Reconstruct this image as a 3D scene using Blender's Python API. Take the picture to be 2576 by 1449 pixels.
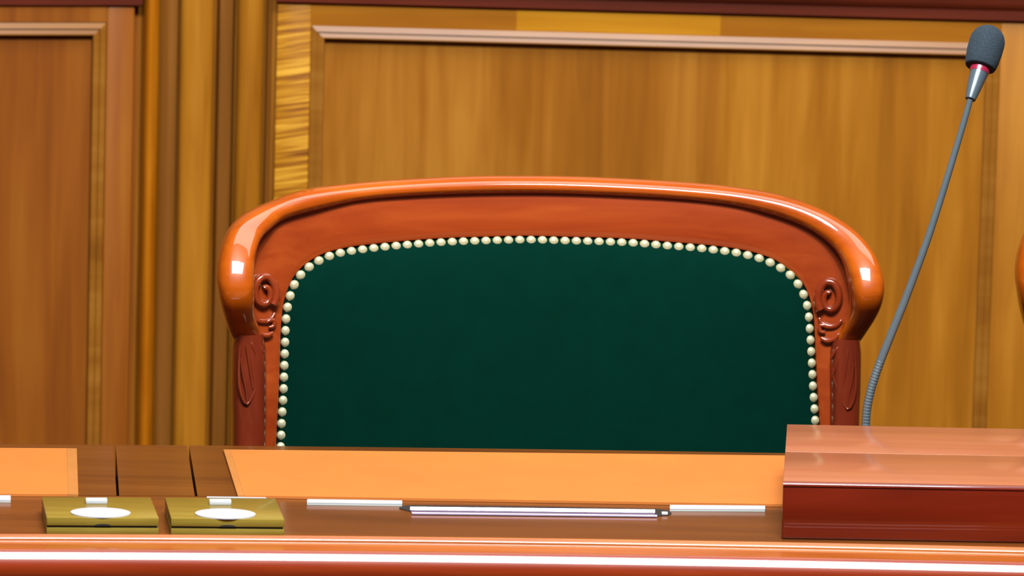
import bpy, bmesh, math
import numpy as np
from mathutils import Vector, Matrix

for o in list(bpy.data.objects):
    bpy.data.objects.remove(o, do_unlink=True)
SC = bpy.context.scene
COL = SC.collection
R = math.radians

# ------------------------------------------------------------------ camera
FW, FH = 2576.0, 1449.0
LENS = 200.0
F = LENS / 36.0 * FW
CAM = Vector((0.0, -6.0, 1.738))
CROT = Matrix.Rotation(R(82.0), 4, 'X') @ Matrix.Rotation(R(1.5), 4, 'Z')
cd = bpy.data.cameras.new('camera')
cd.lens = LENS
cd.sensor_width = 36.0
cd.clip_end = 60
cd.dof.use_dof = True
cd.dof.focus_distance = 5.75
cd.dof.aperture_fstop = 13.0
cam = bpy.data.objects.new('camera', cd)
COL.objects.link(cam)
cam.matrix_world = Matrix.Translation(CAM) @ CROT
SC.camera = cam

# ------------------------------------------------------------------ light
SC.view_settings.view_transform = 'Standard'
SC.view_settings.look = 'None'
SC.view_settings.gamma = 1.0
SC.view_settings.use_curve_mapping = False
SC.view_settings.exposure = 0.0
w = bpy.data.worlds.new('world')
SC.world = w
w.use_nodes = True
w.node_tree.nodes['Background'].inputs[0].default_value = (1.0, 0.75, 0.52, 1)
w.node_tree.nodes['Background'].inputs[1].default_value = 0.07


def area(name, loc, target, sx, sy, energy, color):
    d = bpy.data.lights.new(name, 'AREA')
    d.shape = 'RECTANGLE'
    d.size, d.size_y = sx, sy
    d.energy = energy
    d.color = color
    o = bpy.data.objects.new(name, d)
    COL.objects.link(o)
    o.location = loc
    o.rotation_euler = (Vector(target) - Vector(loc)).to_track_quat('-Z', 'Y').to_euler()
    return o


area('ceiling_light', (0.08, -2.3, 3.3), (0.08, -1.1, 0.0), 1.6, 0.85, 280, (0.93, 0.97, 1.0))
area('ceiling_light', (0.6, -0.1, 3.3), (0.6, 0.1, 0.0), 3.0, 1.5, 78, (1.0, 0.95, 0.88))
sd = bpy.data.lights.new('fill_spot', 'SPOT')  # unseen spot added to brighten the middle of the chair back
sd.energy = 500
sd.color = (1.0, 0.93, 0.84)
sd.spot_size = R(19)
sd.spot_blend = 1.0
sd.shadow_soft_size = 0.08
so = bpy.data.objects.new('fill_spot', sd)
COL.objects.link(so)
so.location = (0.1, -2.0, 3.25)
so.rotation_euler = (Vector((0.03, 0.0, 1.03)) - so.location).to_track_quat('-Z', 'Y').to_euler()


# ------------------------------------------------------------------ picture geometry
def ray(px, py):
    v = Vector(((px - FW / 2) / F, -(py - FH / 2) / F, -1.0))
    return (CROT.to_3x3() @ v).normalized()


def on_z(px, py, z):
    d = ray(px, py)
    return CAM + d * ((z - CAM.z) / d.z)


def on_y(px, py, y):
    d = ray(px, py)
    return CAM + d * ((y - CAM.y) / d.y)


def proj(p):
    q = CROT.to_3x3().transposed() @ (Vector(p) - CAM)
    return (FW / 2 + F * q.x / -q.z, FH / 2 - F * q.y / -q.z)


# ------------------------------------------------------------------ helpers
def tag(o, label, cat, group=None):
    o['label'] = label
    o['category'] = cat
    if group:
        o['group'] = group
    return o


def empty(name, loc=(0, 0, 0), rz=0.0):
    o = bpy.data.objects.new(name, None)
    COL.objects.link(o)
    o.location = loc
    o.rotation_euler = (0, 0, rz)
    o.empty_display_size = 0.05
    return o


class MB:
    def __init__(s):
        s.v, s.f = [], []

    def add(s, pts):
        b = len(s.v)
        s.v += [tuple(p) for p in pts]
        return list(range(b, b + len(pts)))

    def rings(s, rings, closed=True, caps=True, loop=False):
        ids = [s.add(r) for r in rings]
        n = len(ids[0])
        m = len(ids)
        for i in range(m if loop else m - 1):
            a, b = ids[i], ids[(i + 1) % m]
            for j in range(n if closed else n - 1):
                k = (j + 1) % n
                s.f.append((a[j], a[k], b[k], b[j]))
        if caps and not loop:
            s.f.append(tuple(reversed(ids[0])))
            s.f.append(tuple(ids[-1]))
        return ids

    def box(s, x0, x1, y0, y1, z0, z1):
        s.rings([[(x0, y0, z), (x1, y0, z), (x1, y1, z), (x0, y1, z)] for z in (z0, z1)])

    def prism(s, bot, top):
        s.rings([bot, top])

    def tube(s, path, rad, n=10, flat=1.0, ndir=None, caps=True):
        path = [Vector(p) for p in path]
        rings = []
        ref = Vector(ndir) if ndir is not None else Vector((0, 1, 0))
        for i, p in enumerate(path):
            t = (path[min(i + 1, len(path) - 1)] - path[max(i - 1, 0)]).normalized()
            a = t.cross(ref).normalized()
            b = a.cross(t).normalized()
            r = rad[i] if hasattr(rad, '__len__') else rad
            rings.append([p + a * math.cos(q) * r + b * math.sin(q) * r * flat
                          for q in [2 * math.pi * k / n for k in range(n)]])
        s.rings(rings, True, caps)

    def build(s, name, mat, parent=None, smooth=True, bevel=0.0, seg=2, angle=35, world=None):
        me = bpy.data.meshes.new(name)
        bm = bmesh.new()
        vs = [bm.verts.new(p) for p in s.v]
        for f in s.f:
            try:
                bm.faces.new([vs[i] for i in f])
            except ValueError:
                pass
        bmesh.ops.recalc_face_normals(bm, faces=bm.faces)
        if bevel:
            ed = [e for e in bm.edges if len(e.link_faces) == 2 and e.calc_face_angle(0) > R(30)]
            bmesh.ops.bevel(bm, geom=ed, offset=bevel, segments=seg, profile=0.5, affect='EDGES')
        bm.to_mesh(me)
        bm.free()
        if smooth:
            me.shade_smooth()
            me.set_sharp_from_angle(angle=R(angle))
        me.materials.append(mat)
        o = bpy.data.objects.new(name, me)
        COL.objects.link(o)
        if parent:
            o.parent = parent
        return o


def structure(o):
    o['kind'] = 'structure'
    return o


def catmull(pts, n):
    """resample a polyline of tuples with a Catmull-Rom curve at n even steps"""
    P = np.array([tuple(p) for p in pts], float)
    Q = np.vstack([2 * P[0] - P[1], P, 2 * P[-1] - P[-2]])
    out = []
    for i in range(1, len(Q) - 2):
        p0, p1, p2, p3 = Q[i - 1], Q[i], Q[i + 1], Q[i + 2]
        for t in np.linspace(0, 1, 24, endpoint=False):
            out.append(0.5 * ((2 * p1) + (-p0 + p2) * t + (2 * p0 - 5 * p1 + 4 * p2 - p3) * t ** 2
                              + (-p0 + 3 * p1 - 3 * p2 + p3) * t ** 3))
    out.append(Q[-2])
    out = np.array(out)
    d = np.concatenate([[0], np.cumsum(np.linalg.norm(np.diff(out, axis=0), axis=1))])
    s = np.linspace(0, d[-1], n)
    return np.stack([np.interp(s, d, out[:, k]) for k in range(out.shape[1])], 1)


# ------------------------------------------------------------------ materials
ALB = 0.5          # varnished timbers and cloth are darker than they look under the bright lamps


def lin(c):
    return tuple(ALB * ((x / 255) / 12.92 if x <= 10 else (((x / 255) + 0.055) / 1.055) ** 2.4) for x in c) + (1,)


def base_mat(name):
    m = bpy.data.materials.new(name)
    m.use_nodes = True
    nt = m.node_tree
    return m, nt, nt.nodes['Principled BSDF']


def wood(name, dark, mid, light, grain='Z', across=45.0, along=2.0, rough=0.4, coat=0.5, coat_rough=0.12,
         curl=0.0, bump=0.02, spec=0.15, blotch=0.5, gain=1.0):
    m, nt, b = base_mat(name)
    N, L = nt.nodes.new, nt.links.new
    tc = N('ShaderNodeTexCoord')
    mp = N('ShaderNodeMapping')
    sc = {'X': (along, across, across), 'Y': (across, along, across), 'Z': (across, across, along)}[grain]
    mp.inputs['Scale'].default_value = sc
    L(tc.outputs['Object'], mp.inputs['Vector'])
    n1 = N('ShaderNodeTexNoise')
    n1.inputs['Scale'].default_value = 1.0
    n1.inputs['Detail'].default_value = 7
    n1.inputs['Distortion'].default_value = 0.6
    L(mp.outputs[0], n1.inputs['Vector'])
    mp2 = N('ShaderNodeMapping')
    sc2 = tuple((9.0 if k == across else 1.6) for k in sc)
    mp2.inputs['Scale'].default_value = sc2
    mp2.inputs['Location'].default_value = (3.1, 1.7, 0.4)
    L(tc.outputs['Object'], mp2.inputs['Vector'])
    n2 = N('ShaderNodeTexNoise')
    n2.inputs['Scale'].default_value = 1.0
    n2.inputs['Detail'].default_value = 3
    n2.inputs['Distortion'].default_value = 1.2
    L(mp2.outputs[0], n2.inputs['Vector'])
    mx = N('ShaderNodeMix')
    mx.data_type = 'FLOAT'
    mx.inputs['Factor'].default_value = blotch
    L(n1.outputs['Fac'], mx.inputs['A'])
    L(n2.outputs['Fac'], mx.inputs['B'])
    fac = mx.outputs['Result']
    if curl:
        mp3 = N('ShaderNodeMapping')
        mp3.inputs['Scale'].default_value = (9, 9, 210)
        mp4 = N('ShaderNodeMapping')
        mp4.inputs['Rotation'].default_value = (0, R(9), 0)
        L(tc.outputs['Object'], mp4.inputs['Vector'])
        L(mp4.outputs[0], mp3.inputs['Vector'])
        n3 = N('ShaderNodeTexNoise')
        n3.inputs['Scale'].default_value = 1.0
        n3.inputs['Detail'].default_value = 2
        n3.inputs['Distortion'].default_value = 0.5
        L(mp3.outputs[0], n3.inputs['Vector'])
        m3 = N('ShaderNodeMix')
        m3.data_type = 'FLOAT'
        m3.inputs['Factor'].default_value = curl
        L(fac, m3.inputs['A'])
        L(n3.outputs['Fac'], m3.inputs['B'])
        fac = m3.outputs['Result']
    rp = N('ShaderNodeValToRGB')
    e = rp.color_ramp.elements
    g = lambda c: tuple(v * gain for v in lin(c)[:3]) + (1,)
    e[0].position, e[0].color = 0.32, g(dark)
    e[1].position, e[1].color = 0.68, g(light)
    x = e.new(0.5)
    x.color = g(mid)
    L(fac, rp.inputs['Fac'])
    L(rp.outputs['Color'], b.inputs['Base Color'])
    b.inputs['Roughness'].default_value = rough
    b.inputs['Specular IOR Level'].default_value = spec
    b.inputs['Coat Weight'].default_value = coat
    b.inputs['Coat Roughness'].default_value = coat_rough
    if bump:
        bp = N('ShaderNodeBump')
        bp.inputs['Strength'].default_value = bump
        bp.inputs['Distance'].default_value = 0.002
        L(n1.outputs['Fac'], bp.inputs['Height'])
        L(bp.outputs['Normal'], b.inputs['Normal'])
    return m


def plain(name, col, rough=0.5, metal=0.0, noise=0.06, nscale=60.0, coat=0.0, spec=0.5, sheen=0.0, sheen_col=None, bump=0.0):
    m, nt, b = base_mat(name)
    N, L = nt.nodes.new, nt.links.new
    tc = N('ShaderNodeTexCoord')
    n1 = N('ShaderNodeTexNoise')
    n1.inputs['Scale'].default_value = nscale
    n1.inputs['Detail'].default_value = 4
    L(tc.outputs['Object'], n1.inputs['Vector'])
    rp = N('ShaderNodeValToRGB')
    c = lin(col)
    e = rp.color_ramp.elements
    e[0].position, e[0].color = 0.3, tuple(x * (1 - noise) for x in c[:3]) + (1,)
    e[1].position, e[1].color = 0.7, tuple(min(1, x * (1 + noise)) for x in c[:3]) + (1,)
    L(n1.outputs['Fac'], rp.inputs['Fac'])
    L(rp.outputs['Color'], b.inputs['Base Color'])
    b.inputs['Roughness'].default_value = rough
    b.inputs['Metallic'].default_value = metal
    b.inputs['Specular IOR Level'].default_value = spec
    b.inputs['Coat Weight'].default_value = coat
    b.inputs['Coat Roughness'].default_value = 0.08
    if sheen:
        b.inputs['Sheen Weight'].default_value = sheen
        b.inputs['Sheen Roughness'].default_value = 0.35
        b.inputs['Sheen Tint'].default_value = lin(sheen_col)
    if bump:
        bp = N('ShaderNodeBump')
        bp.inputs['Strength'].default_value = bump
        bp.inputs['Distance'].default_value = 0.001
        L(n1.outputs['Fac'], bp.inputs['Height'])
        L(bp.outputs['Normal'], b.inputs['Normal'])
    return m


M = {}
M['wall'] = wood('oak_panel', (150, 86, 16), (176, 108, 26), (200, 132, 44), 'Z', 40, 2.2, 0.42, 0.25, 0.2, gain=1.36)
M['wall_dimmed'] = wood('oak_panel_dimmed', (138, 70, 14), (160, 88, 20), (178, 108, 30), 'Z', 40, 2.2, 0.5, 0.08, 0.3, gain=1.4)  # oak of the angled wall, light falloff there put into darker, redder colour
M['stile'] = wood('oak_stile', (150, 88, 14), (180, 112, 24), (205, 135, 40), 'Z', 40, 3, 0.42, 0.25, 0.2, gain=1.4)
M['gold'] = wood('oak_gold_strip', (168, 102, 20), (198, 128, 32), (222, 150, 48), 'Z', 50, 3, 0.4, 0.3, 0.2, gain=1.3)
M['curly'] = wood('curly_oak', (140, 76, 6), (206, 136, 22), (250, 186, 60), 'Z', 40, 4, 0.4, 0.1, 0.2, curl=0.9, gain=1.3)
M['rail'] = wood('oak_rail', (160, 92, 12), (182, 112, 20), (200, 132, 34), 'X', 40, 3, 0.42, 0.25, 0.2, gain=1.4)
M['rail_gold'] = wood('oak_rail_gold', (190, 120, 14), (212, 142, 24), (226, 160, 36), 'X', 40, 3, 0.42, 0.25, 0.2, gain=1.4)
M['bead'] = wood('oak_bead', (168, 92, 8), (196, 112, 14), (215, 132, 24), 'Z', 50, 6, 0.35, 0.4, 0.15, gain=1.35)
M['brown'] = wood('oak_brown_strip', (132, 80, 24), (152, 94, 34), (170, 110, 46), 'Z', 50, 3, 0.4, 0.3, 0.2, gain=1.3)
M['mould'] = wood('moulding_wood', (150, 90, 24), (170, 108, 34), (188, 126, 48), 'X', 40, 3, 0.45, 0.14, 0.22, bump=0.0, gain=1.35)
M['cornice'] = wood('dark_mahogany', (62, 20, 6), (80, 26, 8), (96, 34, 12), 'X', 40, 3, 0.6, 0.0, 0.3, gain=2.4)
M['mahog'] = wood('glossy_mahogany', (156, 62, 6), (188, 82, 8), (212, 102, 14), 'X', 60, 8, 0.35, 1.0, 0.05, bump=0.0)
M['mahog_post'] = wood('mahogany_post', (98, 28, 14), (122, 42, 20), (142, 56, 30), 'Z', 60, 8, 0.3, 0.9, 0.08, bump=0.0)
M['mahog_face'] = wood('mahogany_face', (146, 50, 15), (164, 64, 20), (182, 80, 28), 'X', 60, 5, 0.35, 0.9, 0.1, bump=0.0)
M['mahog_carve'] = wood('mahogany_carving', (122, 40, 14), (144, 52, 20), (162, 66, 28), 'X', 60, 8, 0.3, 0.9, 0.1, bump=0.0)
M['velvet'] = plain('green_velvet', (0, 41, 31), 0.9, 0, 0.06, 40, 0, 0.02, 0.25, (0, 150, 90), 0.1)
M['nail'] = plain('pale_brass_nail', (225, 222, 178), 0.3, 0.35, 0.05, 200)
M['pad'] = plain('orange_leather', (240, 140, 60), 0.55, 0, 0.04, 14, 0, 0.3)
M['pad_edge'] = plain('tan_border', (216, 140, 68), 0.5, 0, 0.05, 40, 0, 0.3)
M['desk'] = wood('desk_brown', (104, 54, 14), (124, 68, 18), (140, 80, 26), 'X', 60, 3, 0.4, 0.4, 0.15)
M['ledge'] = wood('desk_ledge', (110, 58, 18), (134, 72, 24), (148, 82, 30), 'X', 60, 3, 0.4, 0.4, 0.12)
M['rim'] = wood('desk_rim_mahogany', (172, 80, 20), (200, 104, 32), (216, 122, 44), 'X', 60, 3, 0.35, 0.8, 0.06, bump=0.0)
M['nose'] = wood('rim_red_mahogany', (146, 44, 14), (166, 56, 18), (184, 72, 26), 'X', 60, 3, 0.35, 1.0, 0.06, bump=0.0)
M['dark'] = plain('dark_gap', (26, 14, 6), 0.8)
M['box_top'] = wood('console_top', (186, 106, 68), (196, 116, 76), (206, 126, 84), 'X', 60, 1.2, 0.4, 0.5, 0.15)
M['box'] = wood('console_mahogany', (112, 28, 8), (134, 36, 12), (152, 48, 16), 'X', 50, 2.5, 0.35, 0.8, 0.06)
M['brass'] = wood('brushed_brass', (142, 118, 40), (158, 132, 48), (174, 150, 60), 'X', 120, 4, 0.35, 0.2, 0.1)
M['white'] = plain('white_enamel', (240, 244, 248), 0.35, 0, 0.02, 30)
M['pale'] = plain('pale_plastic', (228, 238, 232), 0.35, 0, 0.03, 30)
M['lilac'] = plain('lilac_metal', (205, 185, 215), 0.18, 0.9, 0.03, 30)
M['foam'] = plain('grey_foam', (62, 74, 84), 0.95, 0, 0.35, 900, 0, 0.1, 0.25, (120, 140, 160), 0.6)
M['neck'] = plain('grey_metal', (150, 172, 184), 0.3, 0.55, 0.04, 60)
M['cone'] = plain('pale_grey_metal', (128, 146, 158), 0.28, 0.5, 0.04, 60)
M['ring'] = plain('crimson_ring', (190, 40, 78), 0.3, 0, 0.04, 60, 0.5)
M['floor'] = wood('floor_parquet', (70, 40, 22), (92, 54, 30), (110, 68, 40), 'X', 20, 2, 0.5, 0.2, 0.2)

# ------------------------------------------------------------------ floor and walls
YW = 1.2
f = MB()
f.box(-4.0, 4.0, -7.0, 2.4, -0.05, 0.0)
structure(f.build('floor', M['floor'], smooth=False))


def wx(px, py=520):
    return on_y(px, py, YW).x


def wz(px, py):
    return on_y(px, py, YW).z


XH = wx(341)                                   # where the angled left wall meets the flat back wall
wb = MB()
wb.box(XH, 3.2, YW, YW + 0.1, 0.0, 3.0)
wall_back = structure(wb.build('wall_back', M['wall'], smooth=False))

# angled left wall: its own frame, s along the wall (left is negative), d out of the wall
LW = Matrix.Translation((XH, YW, 0)) @ Matrix.Rotation(R(15.0), 4, 'Z')
LI = LW.inverted()


def lw(px, py, d=0.0):
    c = LI @ CAM
    r = LI.to_3x3() @ ray(px, py)
    return c + r * ((-d - c.y) / r.y)


wl = MB()
wl.box(-3.0, 0.0, 0.0, 0.1, 0.0, 3.0)
wall_left = structure(wl.build('wall_left', M['wall_dimmed'], smooth=False))
wall_left.matrix_world = LW


def wallbox(name, mat, par, x0, x1, z0, z1, d, bevel=0.002, d0=0.0, yb=0.0):
    m = MB()
    m.box(x0, x1, yb - d, yb - d0, z0, z1)
    return m.build(name, mat, par, bevel=bevel)


def frame_moulding(name, mat, par, x0, x1, z0, z1, prof, yb):
    """mitred rectangular moulding; prof = (inset, depth)"""
    m = MB()
    rings = []
    for cx, cz, sx, sz in ((x0, z0, 1, 1), (x1, z0, -1, 1), (x1, z1, -1, -1), (x0, z1, 1, -1)):
        rings.append([(cx + sx * i, yb - d, cz + sz * i) for i, d in prof])
    m.rings(rings, True, False, True)
    return m.build(name, mat, par, angle=4)


OGEE = [(0, 0.0), (0, 0.0175), (0.001, 0.019), (0.008, 0.0215), (0.0088, 0.0205), (0.0092, 0.019), (0.0150, 0.0212), (0.0164, 0.021), (0.0175, 0.019), (0.0175, 0.0)]

# right panel
ZT = wz(1500, 78)                              # outer top of the panel moulding
xl, xr = wx(774), wx(2499)
frame_moulding('panel_moulding', M['mould'], wall_back, xl, xr, 0.18, ZT, OGEE, YW)
wallbox('panel', M['wall'], wall_back, xl + 0.017, wx(1810, 300), 0.19, ZT - 0.017, 0.010, 0.0, 0.0, YW)
wallbox('panel', M['stile'], wall_back, wx(1810, 300), xr - 0.017, 0.19, ZT - 0.017, 0.010, 0.0, 0.0, YW)
ZC = wz(1500, 24)                              # underside of the dark rail
wallbox('stile', M['curly'], wall_back, wx(690), xl, 0.0, ZC, 0.018, 0.001, 0.0, YW)
wallbox('top_rail', M['rail'], wall_back, xl, wx(1300, 40), ZT, ZC, 0.018, 0.0, 0.0, YW)
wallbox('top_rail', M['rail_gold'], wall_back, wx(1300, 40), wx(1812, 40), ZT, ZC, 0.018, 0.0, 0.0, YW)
wallbox('top_rail', M['rail'], wall_back, wx(1812, 40), xr, ZT, ZC, 0.018, 0.0, 0.0, YW)
wallbox('stile', M['stile'], wall_back, xr, 3.2, 0.0, ZC, 0.018, 0.001, 0.0, YW)
wallbox('bottom_rail', M['rail'], wall_back, xl, xr, 0.0, 0.18, 0.018, 0.001, 0.0, YW)

# dark dado rail along the top of both panels
tr = MB()
prof = [(0, ZC), (0.022, ZC), (0.024, ZC + 0.002), (0.024, ZC + 0.014), (0.028, ZC + 0.018), (0.030, ZC + 0.024), (0.030, ZC + 0.06), (0, ZC + 0.06)]
tr.rings([[(x, YW - d, z) for d, z in prof] for x in (wx(686), 3.2)])
structure(tr.build('trim_1', M['cornice'], angle=30))
ZL = lw(150, 12).z
tr = MB()
prof = [(0, ZL), (0.022, ZL), (0.024, ZL + 0.002), (0.024, ZL + 0.014), (0.030, ZL + 0.022), (0.030, ZL + 0.06), (0, ZL + 0.06)]
tr.rings([[(x, -d, z) for d, z in prof] for x in (-3.0, lw(350, 10).x)])
t2 = structure(tr.build('trim_2', M['cornice'], angle=30))
t2.matrix_world = LW

# left panel
zlt = lw(150, 52).z
sx = lw(256, 400).x
frame_moulding('panel_moulding', M['mould'], wall_left, -1.6, sx, 0.18, zlt, OGEE, 0.0)
wallbox('panel', M['wall_dimmed'], wall_left, -1.59, sx - 0.017, 0.19, zlt - 0.017, 0.010, 0.0)
wallbox('stile', M['wall_dimmed'], wall_left, sx, lw(326, 400).x, 0.0, ZL, 0.02, 0.003)
wallbox('top_rail', M['wall_dimmed'], wall_left, -1.6, sx, zlt, ZL, 0.02, 0.0)
wallbox('bottom_rail', M['wall_dimmed'], wall_left, -1.6, sx, 0.0, 0.18, 0.02, 0.0)

# fluted pilaster between the two panels
pil = structure(empty('trim_3', (XH, YW, 0)))


def vstrip(name, mat, prof, z1=1.9):
    m = MB()
    pts = [(wx(px) - XH, -d) for px, d in prof]
    m.rings([[(x, y, z) for x, y in pts] for z in (0.0, z1)])
    return m.build(name, mat, pil, angle=40)


def arcprof(p0, p1, d0, d1, n=10, power=1.0):
    out = [(p0, 0.001)]
    for k in range(n + 1):
        t = k / n
        out.append((p0 + (p1 - p0) * t, d0 + (d1 - d0) * math.sin(math.pi * t) ** power))
    out.append((p1, 0.001))
    return out


vstrip('bead', M['bead'], arcprof(353, 396, 0.012, 0.030))
vstrip('fillet', M['brown'], arcprof(404, 441, 0.016, 0.020, 6))
vstrip('flat_band', M['gold'], arcprof(449, 531, 0.022, 0.030, 10, 0.4))
vstrip('fillet', M['brown'], [(538, 0.001), (538, 0.008), (547, 0.016), (563, 0.015), (578, 0.019), (583, 0.010), (583, 0.001)])
vstrip('flat_band', M['gold'], arcprof(590, 656, 0.018, 0.030, 10, 0.6))
vstrip('fillet', M['brown'], [(662, 0.001), (662, 0.010), (668, 0.014), (676, 0.010), (676, 0.001)])

# ------------------------------------------------------------------ desk
ZD = 0.76
XS = np.arange(-1300, 4101, 100)


def qfit(pts):
    p = np.array(pts, float)
    return np.poly1d(np.polyfit(p[:, 0], p[:, 1], 2))


EB = qfit([(0, 1117), (300, 1119), (700, 1123), (1460, 1131), (1970, 1140), (2400, 1148)])      # back edge
EM = qfit([(0, 1246), (600, 1250), (1000, 1254.5), (1400, 1259), (1970, 1270), (2400, 1279)])    # back of the front ledge
EF = qfit([(0, 1348), (760, 1352), (1460, 1361), (2000, 1369), (2576, 1382)])                    # front of the ledge

desk_o = on_z(1288, float(EF(1288)), ZD)
desk = empty('desk', (desk_o.x, desk_o.y, 0))
tag(desk, 'long curved mahogany bench desk with brown top and rounded front rim', 'desk')
DO = Vector((desk_o.x, desk_o.y, 0))


def slab(name, mat, top_l, top_r, bot_l, bot_r, ea, eb, z0, z1, n=24, bevel=0.0, par=desk):
    """piece of desk top between two edge curves; the x values are ends along each curve"""
    rings = []
    for k in range(n + 1):
        t = k / n
        xa, xb = top_l + (top_r - top_l) * t, bot_l + (bot_r - bot_l) * t
        a = on_z(xa, float(ea(xa)), ZD) - DO
        b = on_z(xb, float(eb(xb)), ZD) - DO
        rings.append([(a.x, a.y, z1), (b.x, b.y, z1), (b.x, b.y, z0), (a.x, a.y, z0)])
    m = MB()
    m.rings(rings)
    return m.build(name, mat, par, bevel=bevel, smooth=bevel > 0)


EM1 = lambda x: EM(x) - 1.5
slab('desktop', M['desk'], -1300, 285, -1293, 293, EB, EM1, ZD - 0.03, ZD)
slab('desktop', M['desk'], 291, 470, 300, 490, EB, EM1, ZD - 0.03, ZD, 6)
slab('desktop', M['desk'], 476, 4100, 497, 4100, EB, EM1, ZD - 0.03, ZD)
slab('front_ledge', M['ledge'], -1300, 4100, -1300, 4100, EM, EF, ZD - 0.03, ZD, 44)
slab('underframe', M['dark'], -1290, 4090, -1290, 4090, lambda x: EB(x) + 6, lambda x: EF(x) - 4, ZD - 0.06, ZD - 0.0301, 30)

fr = np.array([tuple(on_z(x, float(EF(x)), ZD) - DO) for x in XS])
fc = catmull(fr, 120)


def sweep_front(name, mat, prof):
    rings = []
    for i in range(len(fc)):
        t = Vector(fc[min(i + 1, len(fc) - 1)] - fc[max(i - 1, 0)])
        t.z = 0
        t.normalize()
        nrm = Vector((t.y, -t.x, 0))
        p = Vector((fc[i][0], fc[i][1], 0))
        rings.append([tuple(p + nrm * o + Vector((0, 0, z))) for o, z in prof])
    m = MB()
    m.rings(rings)
    return m.build(name, mat, desk, angle=28)


def arc(cx, cz, r, a0, a1, n):
    return [(cx + r * math.cos(R(a0 + (a1 - a0) * k / n)), cz + r * math.sin(R(a0 + (a1 - a0) * k / n))) for k in range(n + 1)]


sweep_front('bead_moulding', M['rim'], [(0.0002, ZD - 0.025)] + arc(0.004, ZD - 0.001, 0.0037, 180, 0, 8) + [(0.0085, ZD - 0.006), (0.0105, ZD - 0.006)]
            + arc(0.0155, ZD - 0.001, 0.0045, 180, 0, 8) + [(0.0202, ZD - 0.025)])
nose = [(0.0204, ZD - 0.04), (0.0204, ZD - 0.0015), (0.022, ZD - 0.0005), (0.055, ZD - 0.002), (0.055, ZD - 0.04)]
sweep_front('edge_band', M['rim'], nose)
nose = [(0.0552, ZD - 0.05), (0.0552, ZD - 0.002)]
def turn(pts, r, a0, a1, n):
    """continue a profile with an arc of radius r from normal angle a0 to a1"""
    x, z = pts[-1]
    cx, cz = x - r * math.cos(R(a0)), z - r * math.sin(R(a0))
    return pts + arc(cx, cz, r, a0, a1, n)[1:]


nose = turn(nose, 0.003, 88, 42, 6)
nose = turn(nose, 0.046, 42, 29, 10)
nose = turn(nose, 0.018, 29, -35, 18)
nose += [(0.06, ZD - 0.07), (0.03, ZD - 0.07)]
sweep_front('front_rim', M['nose'], nose)
sweep_front('front_panel', M['box'], [(0.03, 0.0), (0.058, 0.0), (0.058, ZD - 0.0702), (0.03, ZD - 0.0702)])

for xa, xb in ((-1280, -1180), (2350, 2430)):
    slab('side_panel', M['box'], xa, xb, xa, xb, lambda x: EB(x) + 8, lambda x: EF(x) - 6, 0.0, ZD - 0.0602, 2)

# orange writing pads let into the top
def quad_thing(name, mat, corners, z0, z1, par=None, org=None, bevel=0.0, zp=None):
    o = org or Vector((0, 0, 0))
    ps = [on_z(px, py, zp if zp is not None else z1) - o for px, py in corners]
    m = MB()
    m.prism([(p.x, p.y, z0 - o.z) for p in ps], [(p.x, p.y, z1 - o.z) for p in ps])
    return m.build(name, mat, par, bevel=bevel)


def lerp2(a, b, t):
    return (a[0] + (b[0] - a[0]) * t, a[1] + (b[1] - a[1]) * t)


PZ = ZD + 0.0028
P0 = ZD + 0.0003
tl, tr_, br, bl = (562, 1130.5), (1996, 1146), (1972, 1268.5), (598, 1246)
po = on_z(1280, 1200, ZD)
pad = empty('writing_pad', po)
tag(pad, 'wide orange leather writing pad on the desk in front of the green chair', 'desk pad', 'orange desk pads')
quad_thing('pad_surface', M['pad'], [lerp2(tl, tr_, 0.012), tr_, br, lerp2(bl, br, 0.012)], P0, PZ, pad, po)
quad_thing('border_strip', M['pad_edge'], [tl, lerp2(tl, tr_, 0.0118), lerp2(bl, br, 0.0118), bl], P0, PZ, pad, po)
po = on_z(90, 1190, ZD)
pad = empty('writing_pad', po)
tag(pad, 'orange leather writing pad at left end of desk, tan strip along its right side', 'desk pad', 'orange desk pads')
quad_thing('pad_surface', M['pad'], [(-700, 1123), (168, 1127.5), (171, 1243), (-690, 1240)], P0, PZ, pad, po)
quad_thing('border_strip', M['pad_edge'], [(168.3, 1127.5), (193, 1128), (197, 1243.5), (171.3, 1243)], P0, PZ, pad, po)

# ------------------------------------------------------------------ small things on the desk
def strip(corners, label, h=0.0035):
    o = on_z(corners[3][0], corners[3][1], ZD)
    ps = [on_z(px, py, ZD + h) - o for px, py in corners]
    e = empty('plastic_strip', o)
    tag(e, label, 'strip', 'white strips on the desk')
    m = MB()
    m.prism([(p.x, p.y, 0.0) for p in ps], [(p.x, p.y, h * 0.45) for p in ps])
    m.build('base', M['pale'], e, bevel=0.0004)
    m = MB()
    m.prism([(p.x, p.y, h * 0.45) for p in ps], [(p.x, p.y, h) for p in ps])
    m.build('cover', M['white'], e, bevel=0.0004)
    return e


strip([(773, 1255), (1012, 1258.5), (1012, 1265.5), (772, 1262)], 'white plastic strip left of the long slim pen tray, near the brass boxes')
strip([(1685, 1269.5), (1925, 1271.5), (1925, 1279), (1685, 1278)], 'white plastic strip right of the long slim pen tray, near the wooden console')
strip([(-210, 1244), (27, 1245.5), (27, 1256), (-210, 1255)], 'short visible end of white plastic strip at far left edge of the photo')
strip([(520, 1248.5), (670, 1250), (670, 1252), (520, 1251)], 'very thin pale strip just behind the right brass box', 0.0012)

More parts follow.
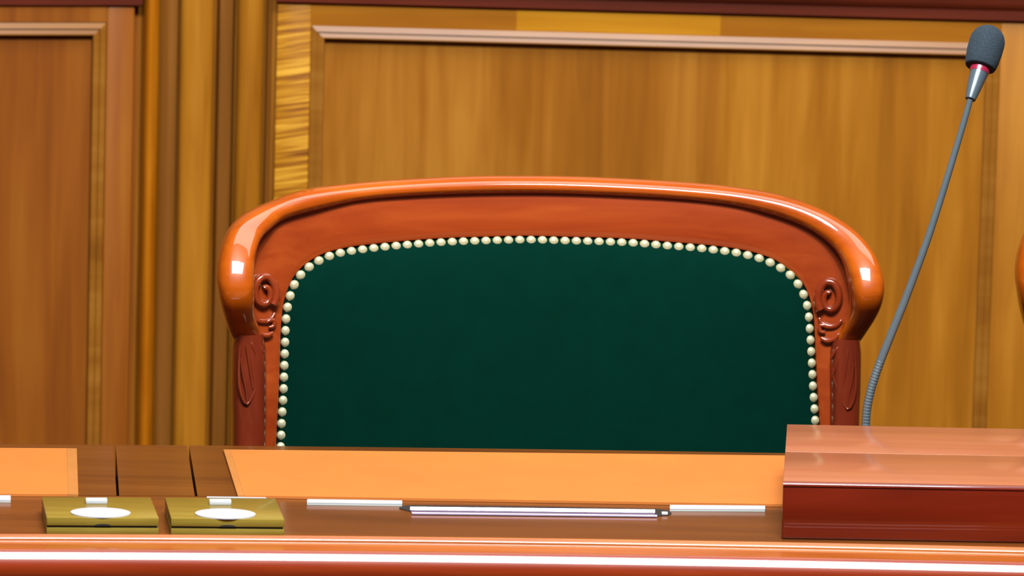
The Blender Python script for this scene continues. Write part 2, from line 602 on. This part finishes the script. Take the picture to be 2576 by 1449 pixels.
# long slim bar in a dark shallow groove plate
bo = on_z(1345, 1290, ZD)
bar = empty('pen_tray', bo)
tag(bar, 'long slim shiny lilac metal pen tray with dark tapered ends on the desk ledge', 'pen tray')
def traypt(px, py, z=0.0):
    p = on_z(px, py, ZD + z) - bo
    return Vector((p.x, p.y, p.z))
m = MB()
top_ = [(1004, 1279), (1012, 1275), (1034, 1272.5), (1345, 1276), (1652, 1282), (1680, 1286), (1689, 1291)]
bot_ = [(1689, 1293), (1682, 1297), (1655, 1299.5), (1345, 1297), (1060, 1294), (1024, 1286), (1006, 1281)]
pts = [traypt(*q) for q in top_ + bot_]
m.prism([(p.x, p.y, 0.0) for p in pts], [(p.x, p.y, 0.0008) for p in pts])
m.build('groove_plate', M['dark'], bar, smooth=False)
ra = [traypt(1034 + (1650 - 1034) * k / 20, 1290 + (1297 - 1290) * k / 20) + Vector((0, 0, 0.0008)) for k in range(21)]
m = MB()
rings = []
wd = 0.017
for i, p in enumerate(ra):
    t = (ra[min(i + 1, 20)] - ra[max(i - 1, 0)]).normalized()
    nrm = Vector((t.y, -t.x, 0))
    sec = [(-12.5, 0), (-12.5, 2.7), (-11.6, 2.9), (-9.9, 0.4), (8.5, 0.4), (9.5, 1.6), (10.5, 1.8), (11.8, 0.8), (12.5, 0)]
    rings.append([tuple(p + nrm * a * 0.001 + Vector((0, 0, z * 0.001))) for a, z in sec])
m.rings(rings)
m.build('trough', M['lilac'], bar, angle=20)
m = MB()
q0, q1 = traypt(1664, 1294), traypt(1680, 1298)
m.box(q0.x, q1.x, q1.y, q0.y, 0.0008, 0.003)
m.build('end_clip', M['white'], bar, bevel=0.0005)


def brass_box(FLp, FRp, BLp, BRp, discp, tabp, label):
    FL, FR = on_z(*FLp, ZD), on_z(*FRp, ZD)
    HT = 0.0158
    BL, BR = on_z(*BLp, ZD + HT), on_z(*BRp, ZD + HT)
    o = (FL + FR + BL + BR) / 4
    o.z = ZD
    e = empty('socket_box', o)
    tag(e, label, 'socket box', 'brass boxes on the desk')
    cs = [Vector((p.x - o.x, p.y - o.y, 0)) for p in (FL, FR, BR, BL)]

    def plate(name, mat, z0, z1, k, bevel, par):
        m = MB()
        m.prism([tuple(c * k + Vector((0, 0, z0))) for c in cs], [tuple(c * k + Vector((0, 0, z1))) for c in cs])
        return m.build(name, mat, par, bevel=bevel)
    plate('base', M['brass'], 0.0, 0.0062, 1.0, 0.0005, e)
    plate('gap_shade', M['dark'], 0.0062, 0.0083, 0.975, 0.0, e)  # dark core put in for the shade of the gap below the lid
    lid = plate('lid', M['brass'], 0.0083, HT, 1.0, 0.0006, e)
    # finger notch under the front of the lid, a solid coloured as its shaded hollow
    fm = (cs[0] + cs[1]) / 2
    ux = (cs[1] - cs[0]).normalized()
    uy = Vector((-ux.y, ux.x, 0))
    m = MB()
    nr = []
    for yy in (-0.0006, 0.004):
        nr.append([tuple(fm + ux * 0.008 * math.cos(R(a)) + uy * yy + Vector((0, 0, 0.0083 + 0.0018 * math.sin(R(a))))) for a in range(0, 181, 20)])
    m.rings(nr)
    m.build('finger_notch', M['dark'], lid)
    dc = on_z(discp[0], discp[1], ZD + HT) - o
    m = MB()
    rr = discp[2] * (CAM - (o + dc)).length / F
    m.rings([[(dc.x + r * math.cos(R(a)), dc.y + r * 0.86 * math.sin(R(a)), z) for a in range(0, 360, 10)]
             for r, z in ((rr, HT), (rr, HT + 0.0012), (rr * 0.96, HT + 0.0016))])
    m.build('white_disc', M['white'], lid)
    a, b = on_z(tabp[0], tabp[2], ZD + HT) - o, on_z(tabp[1], tabp[2], ZD + HT) - o
    m = MB()
    m.prism([tuple(a), tuple(b), tuple(b + uy * 0.012), tuple(a + uy * 0.012)],
            [tuple(v + Vector((0, 0, 0.0042))) for v in (a, b, b + uy * 0.012, a + uy * 0.012)])
    m.build('white_tab', M['white'], lid, bevel=0.0006)
    return e


brass_box((117, 1344), (399, 1345.5), (105, 1250), (379, 1251), (253, 1291.5, 75), (216, 270, 1268),
          'square brass box with white disc, the left one of the two')
brass_box((430, 1346), (715, 1348.5), (415, 1251.5), (693, 1254), (567, 1294.5, 76), (527, 582, 1271),
          'square brass box with white disc, the right one of the two')

# wooden console
BH = 0.055
zt = ZD + BH
cFL, cBL = on_z(1970, 1213, zt), on_z(1980, 1068, zt)
cFR, cBR = on_z(3050, 1213 + 1080 * 0.0182, zt), on_z(3050, 1068 + 1070 * 0.0201, zt)
co = (cFL + cFR + cBL + cBR) / 4
co.z = ZD + 0.0003
con = empty('console_box', co)
tag(con, 'wooden console box with pale reddish top and dark red front, beside the microphone', 'console')


def cpt(a, b):
    p = cFL.lerp(cFR, a).lerp(cBL.lerp(cBR, a), b) - co
    return (p.x, p.y)


def cbox(name, mat, a0, a1, b0, b1, z0, z1, bevel):
    m = MB()
    q = [cpt(a0, b0), cpt(a1, b0), cpt(a1, b1), cpt(a0, b1)]
    m.prism([(x, y, z0) for x, y in q], [(x, y, z1) for x, y in q])
    return m.build(name, mat, con, bevel=bevel, seg=3)


cbox('body', M['box'], 0, 1, 0.002, 1, 0.0, BH - 0.0035, 0.0022)
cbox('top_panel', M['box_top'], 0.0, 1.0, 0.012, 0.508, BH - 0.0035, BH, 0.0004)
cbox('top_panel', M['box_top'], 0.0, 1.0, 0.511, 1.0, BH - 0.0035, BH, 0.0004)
# polished front edge
m = MB()
rings = []
for a in (0.0, 1.0):
    x, y = cpt(a, 0.012)
    rings.append([(x, y - 0.0002, BH - 0.0035), (x, y - 0.0002, BH)] + [(x, y - 0.0002 - 0.004 * math.sin(R(q)), BH - 0.004 + 0.004 * math.cos(R(q))) for q in (15, 30, 45, 60, 75)] + [(x, y - 0.0042, BH - 0.004)])
m.rings(rings)
m.build('front_edge', M['box'], con, angle=50)

# ------------------------------------------------------------------ microphone
mb = on_z(2176, 1182, ZD)
mic = empty('microphone', mb)
tag(mic, 'grey gooseneck microphone with foam windscreen and crimson ring, standing behind the console', 'microphone')


def mp(px, py, dy=0.0):
    return on_y(px, py, mb.y + dy) - mb


PXM = (CAM - mb).length / F


def lathe(m, p0, p1, prof, n=24):
    p0, p1 = Vector(p0), Vector(p1)
    ax = (p1 - p0)
    t = ax.normalized()
    a = t.cross(Vector((0, 1, 0))).normalized()
    b = a.cross(t)
    m.rings([[p0 + ax * s + (a * math.cos(2 * math.pi * k / n) + b * math.sin(2 * math.pi * k / n)) * r for k in range(n)] for s, r in prof])


m = MB()
lathe(m, (0, 0, 0), (0, 0, 0.02), [(0, 0.022), (0.3, 0.022), (0.45, 0.012), (1, 0.0085)])
m.build('base', M['neck'], mic)
low = catmull([mp(2176, 1170), mp(2176, 1110), mp(2178, 1068), mp(2181, 1030), mp(2190, 985), mp(2202, 945), mp(2216, 906)], 140)
rad = [PXM * (11.2 if i % 4 < 2 else 10.2) for i in range(len(low))]
m = MB()
m.tube(low, rad, 14)
m.build('flexible_neck', M['neck'], mic)
up = catmull([mp(2216, 906), mp(2240, 846), mp(2280, 746), mp(2327, 620), mp(2357, 530), mp(2385, 440), mp(2424, 310), mp(2441, 249)], 60)
rad = [PXM * (10.6 - 3.0 * i / 59) for i in range(60)]
m = MB()
m.tube(up, rad, 14)
m.build('rod', M['neck'], mic)
m = MB()
lathe(m, mp(2441, 250), mp(2463, 182, 0.015), [(0, PXM * 8), (0, PXM * 13), (0.05, PXM * 14), (0.5, PXM * 19), (1, PXM * 23.5)])
m.build('connector', M['cone'], mic)
m = MB()
lathe(m, mp(2462.5, 184, 0.0145), mp(2468, 164, 0.019), [(0, PXM * 23.8), (0.3, PXM * 25), (1, PXM * 25)])
m.build('ring', M['ring'], mic)
m = MB()
fp = [(0.0, 27), (0.0, 33), (0.02, 37.5), (0.07, 40), (0.2, 42.5), (0.4, 44.5), (0.6, 44.8), (0.72, 43.2), (0.82, 38.5), (0.9, 31), (0.96, 21), (0.99, 11), (1.0, 2)]
lathe(m, mp(2465, 171, 0.0175), mp(2494, 68, 0.04), [(s, PXM * r) for s, r in fp], 32)
m.build('foam_windscreen', M['foam'], mic)

# ------------------------------------------------------------------ armchair
PSI = R(7.8)
c0 = on_y(1377, 700, 0.0)
CH = Matrix.Translation((c0.x, 0.0, 0.0)) @ Matrix.Rotation(PSI, 4, 'Z')
CHI = CH.inverted()
CL, CI3 = CHI @ CAM, CHI.to_3x3()


def fdep(u, wv):
    """how far the chair back stands forward at this place: it wraps round and leans back"""
    return 0.06 * (abs(u) / 0.35) ** 2.2 - (wv - 0.8) * math.tan(R(6))


def cp(px, py, off=0.0):
    """picture point to the chair's (u, w) on its curved back, off metres in front of it"""
    r = CI3 @ ray(px, py)
    y = 0.0
    for _ in range(30):
        p = CL + r * ((y - CL.y) / r.y)
        y = -(fdep(p.x, p.z) + off)
    return (p.x, p.z)


def V(u, wv, off=0.0):
    return (u, -(fdep(u, wv) + off), wv)


chair = empty('armchair', (c0.x, 0, 0), PSI)
tag(chair, 'mahogany chair with green velvet back edged in pale nails, centred behind the desk', 'chair', 'green velvet chairs behind the desk')

nail_px = [(707, 1115), (709, 1056), (713, 998), (715, 940), (717, 880), (719, 818), (721, 787), (726, 760), (733, 733), (744, 708), (759, 688),
           (777, 672), (797, 659), (820, 648), (845, 640), (870, 635), (920, 628), (975, 622), (1030, 617), (1115, 611), (1230, 607), (1330, 605),
           (1405, 607), (1490, 609), (1575, 612), (1632, 616), (1690, 621), (1745, 625), (1800, 631), (1855, 638), (1905, 650), (1928, 658),
           (1950, 668), (1970, 680), (1988, 694), (2003, 711), (2016, 733), (2026, 760), (2031, 787), (2034, 828), (2037, 873), (2040, 932),
           (2043, 992), (2047, 1050)]
nl = [cp(x, y, 0.0) for x, y in nail_px]
WB = 0.50                                       # bottom of the upholstered back


def down(p, q, wv):
    t = (wv - p[1]) / (q[1] - p[1])
    return (p[0] + (q[0] - p[0]) * t, wv)


nl_full = [down(nl[4], nl[0], WB), down(nl[4], nl[0], 0.6)] + nl + [down(nl[-4], nl[-1], 0.6), down(nl[-4], nl[-1], WB)]
NP = catmull(nl_full, 200)


def offset(path, d):
    out = []
    for i in range(len(path)):
        t = path[min(i + 1, len(path) - 1)] - path[max(i - 1, 0)]
        t = t / np.linalg.norm(t)
        out.append(path[i] + np.array([-t[1], t[0]]) * d)
    return np.array(out)


# upholstered panel
cu, cw = 0.0, 0.70
m = MB()
ks = [(1.0, -0.012), (1.0, 0.000), (0.985, 0.004), (0.96, 0.008), (0.92, 0.012), (0.85, 0.015), (0.7, 0.018), (0.5, 0.020), (0.25, 0.021), (0.02, 0.021)]
bnd = offset(NP, 0.0045)
rings = []
for k, off in ks:
    rings.append([V(cu + (p[0] - cu) * k, cw + (p[1] - cw) * k, off) for p in bnd])
back_ring = [[V(cu + (p[0] - cu) * k, cw + (p[1] - cw) * k, -0.026) for p in bnd] for k in (0.02, 0.5, 1.0)]
m.rings(back_ring + rings, True, True)
cushion = m.build('back_cushion', M['velvet'], chair, angle=70)

# nails
sel = [p for p in NP]
d = np.concatenate([[0], np.cumsum(np.linalg.norm(np.diff(NP, axis=0), axis=1))])
wmin = cp(707, 1180)[1]
step = 0.01218
nailme = None
s = 0.0
while s < d[-1]:
    u_, w_ = np.interp(s, d, NP[:, 0]), np.interp(s, d, NP[:, 1])
    s += step
    if w_ < wmin:
        continue
    if nailme is None:
        m = MB()
        rr = 0.0056
        m.rings([[(r * math.cos(R(a)), -y, r * math.sin(R(a))) for a in range(0, 360, 30)] for r, y in
                 ((rr * 0.7, -0.003), (rr, 0.0), (rr * 0.96, 0.0014), (rr * 0.82, 0.0028), (rr * 0.55, 0.0039), (rr * 0.2, 0.0044))])
        nobj = m.build('upholstery_nail', M['nail'], cushion, angle=80)
        nailme = nobj.data
    else:
        nobj = bpy.data.objects.new('upholstery_nail', nailme)
        COL.objects.link(nobj)
        nobj.parent = cushion
    nobj.location = V(u_, w_, 0.002)
    nobj.rotation_euler = (0, 0, -math.atan(0.06 * 2.2 * (abs(u_) / 0.35) ** 1.2 / 0.35) * (1 if u_ > 0 else -1))

# crest rail: paired outer and inner outline points of the thick roll
pairs = [((586, 862), (666, 852)), ((576, 838), (655, 822)), ((564, 803), (640, 790)), ((553, 766), (634, 752)), ((546, 730), (632, 715)), ((542, 692), (632, 678)), ((547, 648), (635, 640)),
         ((562, 603), (643, 615)), ((584, 568), (655, 594)), ((623, 537), (678, 575)), ((690, 507), (717, 553)), ((772, 480), (790, 532)),
         ((908, 463), (913, 507)), ((1044, 453), (1046, 496)), ((1200, 446), (1202, 491)), ((1377, 445.5), (1377, 490)), ((1550, 451), (1549, 496)), ((1720, 461), (1713, 505)),
         ((1850, 473), (1838, 519)), ((1950, 489), (1926, 538)), ((2030, 512), (1998, 561)), ((2095, 541), (2050, 586)), ((2150, 578), (2090, 618)),
         ((2190, 628), (2112, 655)), ((2210, 685), (2122, 700)), ((2211, 740), (2128, 745)), ((2202, 790), (2126, 790)), ((2186, 836), (2108, 834)), ((2170, 874), (2088, 866))]
outer = catmull([cp(*a, 0.005) for a, b in pairs], 150)
pr = []
for a, b in pairs:
    oa, ib = np.array(cp(*a, 0.005)), np.array(cp(*b, 0.005))
    pr.append(np.concatenate([(oa + ib) / 2, (oa - ib) / 2]))
cr = catmull(pr, 170)
m = MB()
rings = []
NS = 28
HUMP = catmull(list(zip([440, 480, 520, 560, 590, 620, 655, 690, 715, 745, 780, 815, 850], [v * 1000 for v in [0, 0, 0, 0.004, 0.011, 0.0175, 0.0235, 0.0275, 0.0275, 0.022, 0.011, -0.001, -0.012]])), 90)
HUMP[:, 1] /= 1000
for _ in range(4):
    HUMP[1:-1, 1] = (HUMP[:-2, 1] + HUMP[1:-1, 1] + HUMP[2:, 1]) / 3
cr_top = max(q[1] for q in cr) + 0.0095
for i, q in enumerate(cr):
    c, h = q[:2], q[2:]
    a = np.linalg.norm(h)
    e = h / a
    side = min(1.0, max(0.0, (a - 0.0095) / 0.008))
    endt = min(i, len(cr) - 1 - i) / 14.0
    taper = math.sin(min(1.0, endt) * math.pi / 2) if endt < 1 else 1.0
    yy = 445 + (cr_top - c[1]) / 0.00042
    hump = float(np.interp(yy, HUMP[:, 0], HUMP[:, 1]))
    b = (0.021 + 0.004 * side) * (0.5 + 0.5 * taper)
    aa = a * (0.9 + 0.1 * taper)
    sh = a - aa
    ring = []
    for k in range(NS):
        t = 2 * math.pi * k / NS
        x, y = math.cos(t), math.sin(t)
        pw = 0.9 - 0.25 * side
        x = math.copysign(abs(x) ** pw, x)
        y = math.copysign(abs(y) ** pw, y)
        uw = c + e * aa * x
        base = fdep(c[0], c[1])
        ring.append((uw[0], -(base - 0.006 + 0.009 * side + hump + b * y), uw[1]))
    rings.append(ring)
m.rings(rings)
m.build('crest_rail', M['mahog'], chair, angle=60)

# flat show-wood frame between crest rail and nails
low_l, low_r = cp(640, 1125), cp(2112, 1070)
O_pts = [(low_l[0], WB - 0.02), (low_l[0], 0.62), cp(640, 1000), cp(640, 880), cp(625, 800)] + [tuple(q[:2]) for q in pr[4:-4]] + \
        [cp(2130, 805), cp(2118, 890), cp(2114, 1000), (low_r[0], 0.62), (low_r[0], WB - 0.02)]
I_pts = offset(NP, 0.0056)
IP = catmull([tuple(p) for p in I_pts[::4]] + [tuple(I_pts[-1])], 160)
OP = catmull(O_pts, 160)
m = MB()
rings = []
for i in range(160):
    a, b = IP[i], OP[i]
    ring = [V(a[0], a[1], -0.024), V(a[0], a[1], 0.0035), ]
    for t in (0.02, 0.15, 0.35, 0.6, 0.85):
        q = a + (b - a) * t
        ring.append(V(q[0], q[1], 0.006 - 0.002 * (2 * t - 1) ** 2))
    ring.append(V(b[0], b[1], 0.004))
    ring.append(V(b[0], b[1], -0.024))
    rings.append(ring)
m.rings(rings)
m.build('back_frame', M['mahog_face'], chair, angle=40)


# posts, with the rounded front strip that carries the carving
def post(side):
    if side < 0:
        L_ = [cp(592, 838), cp(586, 870), cp(585, 1000), cp(586, 1120)]
        R_ = [cp(662, 838), cp(668, 870), cp(669, 1000), cp(668, 1120)]
    else:
        L_ = [cp(2090, 850), cp(2085, 885), cp(2084, 1000), cp(2084, 1070)]
        R_ = [cp(2164, 850), cp(2169, 885), cp(2167, 1000), cp(2164, 1070)]
    st = [((a[0] + b[0]) / 2, (a[1] + b[1]) / 2, (b[0] - a[0]) / 2) for a, b in zip(L_, R_)]
    st.append((st[-1][0], 0.50, st[-1][2]))
    st.append((st[-1][0], 0.36, 0.018))
    st.append((st[-1][0], 0.0, 0.014))
    P = catmull(st, 60)
    m = MB()
    rings = []
    for u, wv, hw in P:
        ring = []
        wv = max(wv, 0.0)
        for k in range(24):
            t = 2 * math.pi * k / 24
            x = math.copysign(abs(math.cos(t)) ** 0.55, math.cos(t))
            y = math.copysign(abs(math.sin(t)) ** 0.75, math.sin(t))
            ring.append((u + hw * x, -(fdep(u, max(wv, 0.45)) + -0.006 + 0.023 * y), wv))
        rings.append(ring)
    m.rings(rings)
    return m.build('post', M['mahog_post'], chair, angle=60)


post(-1)
post(1)

# carved volutes and leaves
def px_tube(m, pts, r, off, n=40, ends=0.4, flat=0.8, nn=10):
    loc = [V(*cp(x, y, off), off) for x, y in pts]
    c = catmull(loc, n)
    rad = [r * 0.00042 * (ends + (1 - ends) * math.sin(math.pi * min(1, max(0, i / (n - 1)))) ** 0.5) for i in range(n)]
    m.tube(c, rad, nn, flat)


def mirror(pts, s):
    return pts if s < 0 else [(2752 - x + (0 if y < 850 else 2), y + 13) for x, y in pts]


for s in (-1, 1):
    sp = []
    cx, cy = 664, 737
    for k in range(46):
        th = R(-40 + k * 11.2)
        q = 1.0 - 0.74 * (k / 45) ** 1.3
        sp.append((cx + 31 * q * math.cos(th) + 2 * (k / 45), cy - 47 * q * math.sin(th)))
    m = MB()
    loc = [V(*cp(x, y, 0.010), 0.010) for x, y in mirror(sp, s)]
    c = catmull(loc, 110)
    m.tube(c, [0.00042 * (12.0 - 4.5 * i / 109) for i in range(110)], 12, 1.1)
    # small curls that tuck under the volute
    px_tube(m, mirror([(634, 792), (650, 806), (668, 808), (684, 800), (692, 786)], s), 7, 0.008)
    px_tube(m, mirror([(668, 812), (680, 806), (690, 808), (688, 820), (676, 824)], s), 6, 0.009)
    px_tube(m, mirror([(640, 826), (655, 840), (672, 844), (688, 836)], s), 7, 0.010)
    m.build('volute', M['mahog_carve'], chair, angle=70)
    m = MB()
    for pts, r in (([(604, 868), (601, 925), (604, 980), (620, 1018), (638, 990), (655, 945), (664, 880)], 3.6),
                   ([(632, 862), (646, 895), (661, 936)], 5.0),
                   ([(620, 868), (628, 915), (637, 985)], 4.5),
                   ([(645, 860), (656, 876), (665, 892)], 4.5),
                   ([(660, 930), (650, 960), (638, 985)], 3.6),
                   ([(606, 900), (612, 945), (620, 985), (621, 1016)], 3.0)):
        px_tube(m, mirror(pts, s), r * 1.15, 0.0172, 30, 0.3, 0.8, 8)
    m.build('carved_leaf', M['mahog_post'], chair, angle=70)

# seat and front legs (behind the desk)
m = MB()
yb = -fdep(0.3, 0.5)
seat = []
for z, k in ((0.40, 0.97), (0.415, 1.0), (0.455, 1.0), (0.475, 0.97), (0.487, 0.88), (0.492, 0.6)):
    seat.append([(x * k, -0.245 + (y + 0.245) * k, z) for x, y in ((-0.27, -0.07), (-0.30, -0.20), (-0.31, -0.38), (-0.28, -0.44), (0, -0.455), (0.28, -0.44), (0.31, -0.38), (0.30, -0.20), (0.27, -0.07), (0, -0.03))])
m.rings(seat)
m.build('seat', M['velvet'], chair, angle=60)
m = MB()
m.rings([[(x * 1.02, -0.245 + (y + 0.245) * 1.02, z) for x, y in ((-0.27, -0.07), (-0.30, -0.20), (-0.31, -0.38), (-0.28, -0.44), (0, -0.455), (0.28, -0.44), (0.31, -0.38), (0.30, -0.20), (0.27, -0.07), (0, -0.03))] for z in (0.33, 0.40)])
m.build('seat_rail', M['mahog_post'], chair, bevel=0.004)
for sx_ in (-1, 1):
    m = MB()
    lathe(m, (sx_ * 0.265, -0.41, 0.0), (sx_ * 0.265, -0.41, 0.33), [(0, 0.014), (0.1, 0.017), (0.75, 0.024), (0.85, 0.03), (1, 0.03)], 16)
    m.build('leg', M['mahog_post'], chair)


def copy_tree(o, parent=None):
    c = o.copy()
    COL.objects.link(c)
    if parent:
        c.parent = parent
        c.matrix_parent_inverse = o.matrix_parent_inverse.copy()
    for ch in list(o.children):
        copy_tree(ch, c)
    return c


# the neighbouring chair, of which only the left shoulder reaches the picture
c2 = copy_tree(chair)
c2['label'] = 'second mahogany chair at the far right edge, only its left wooden shoulder showing'
lp = Vector(V(*cp(542, 692, 0.005), 0.005))
A2 = R(3.0)
best = None
for k in range(400):
    dd = 0.6 + k * 0.001
    mt = Matrix.Translation((c0.x + dd * math.cos(R(9.5)), dd * math.sin(R(9.5)), 0)) @ Matrix.Rotation(A2, 4, 'Z')
    e = abs(proj(mt @ lp)[0] - 2549)
    if best is None or e < best[0]:
        best = (e, dd, proj(mt @ lp))
print('second chair', best)
c2.location = (c0.x + best[1] * math.cos(R(9.5)), best[1] * math.sin(R(9.5)), 0)
c2.rotation_euler = (0, 0, A2)
print('desk', [tuple(round(v, 3) for v in p) for p in (fr[0], fr[9], fr[22], fr[35], fr[-1])], 'ZC', ZC, 'nails', len([o for o in bpy.data.objects if o.name.startswith('upholstery')]))
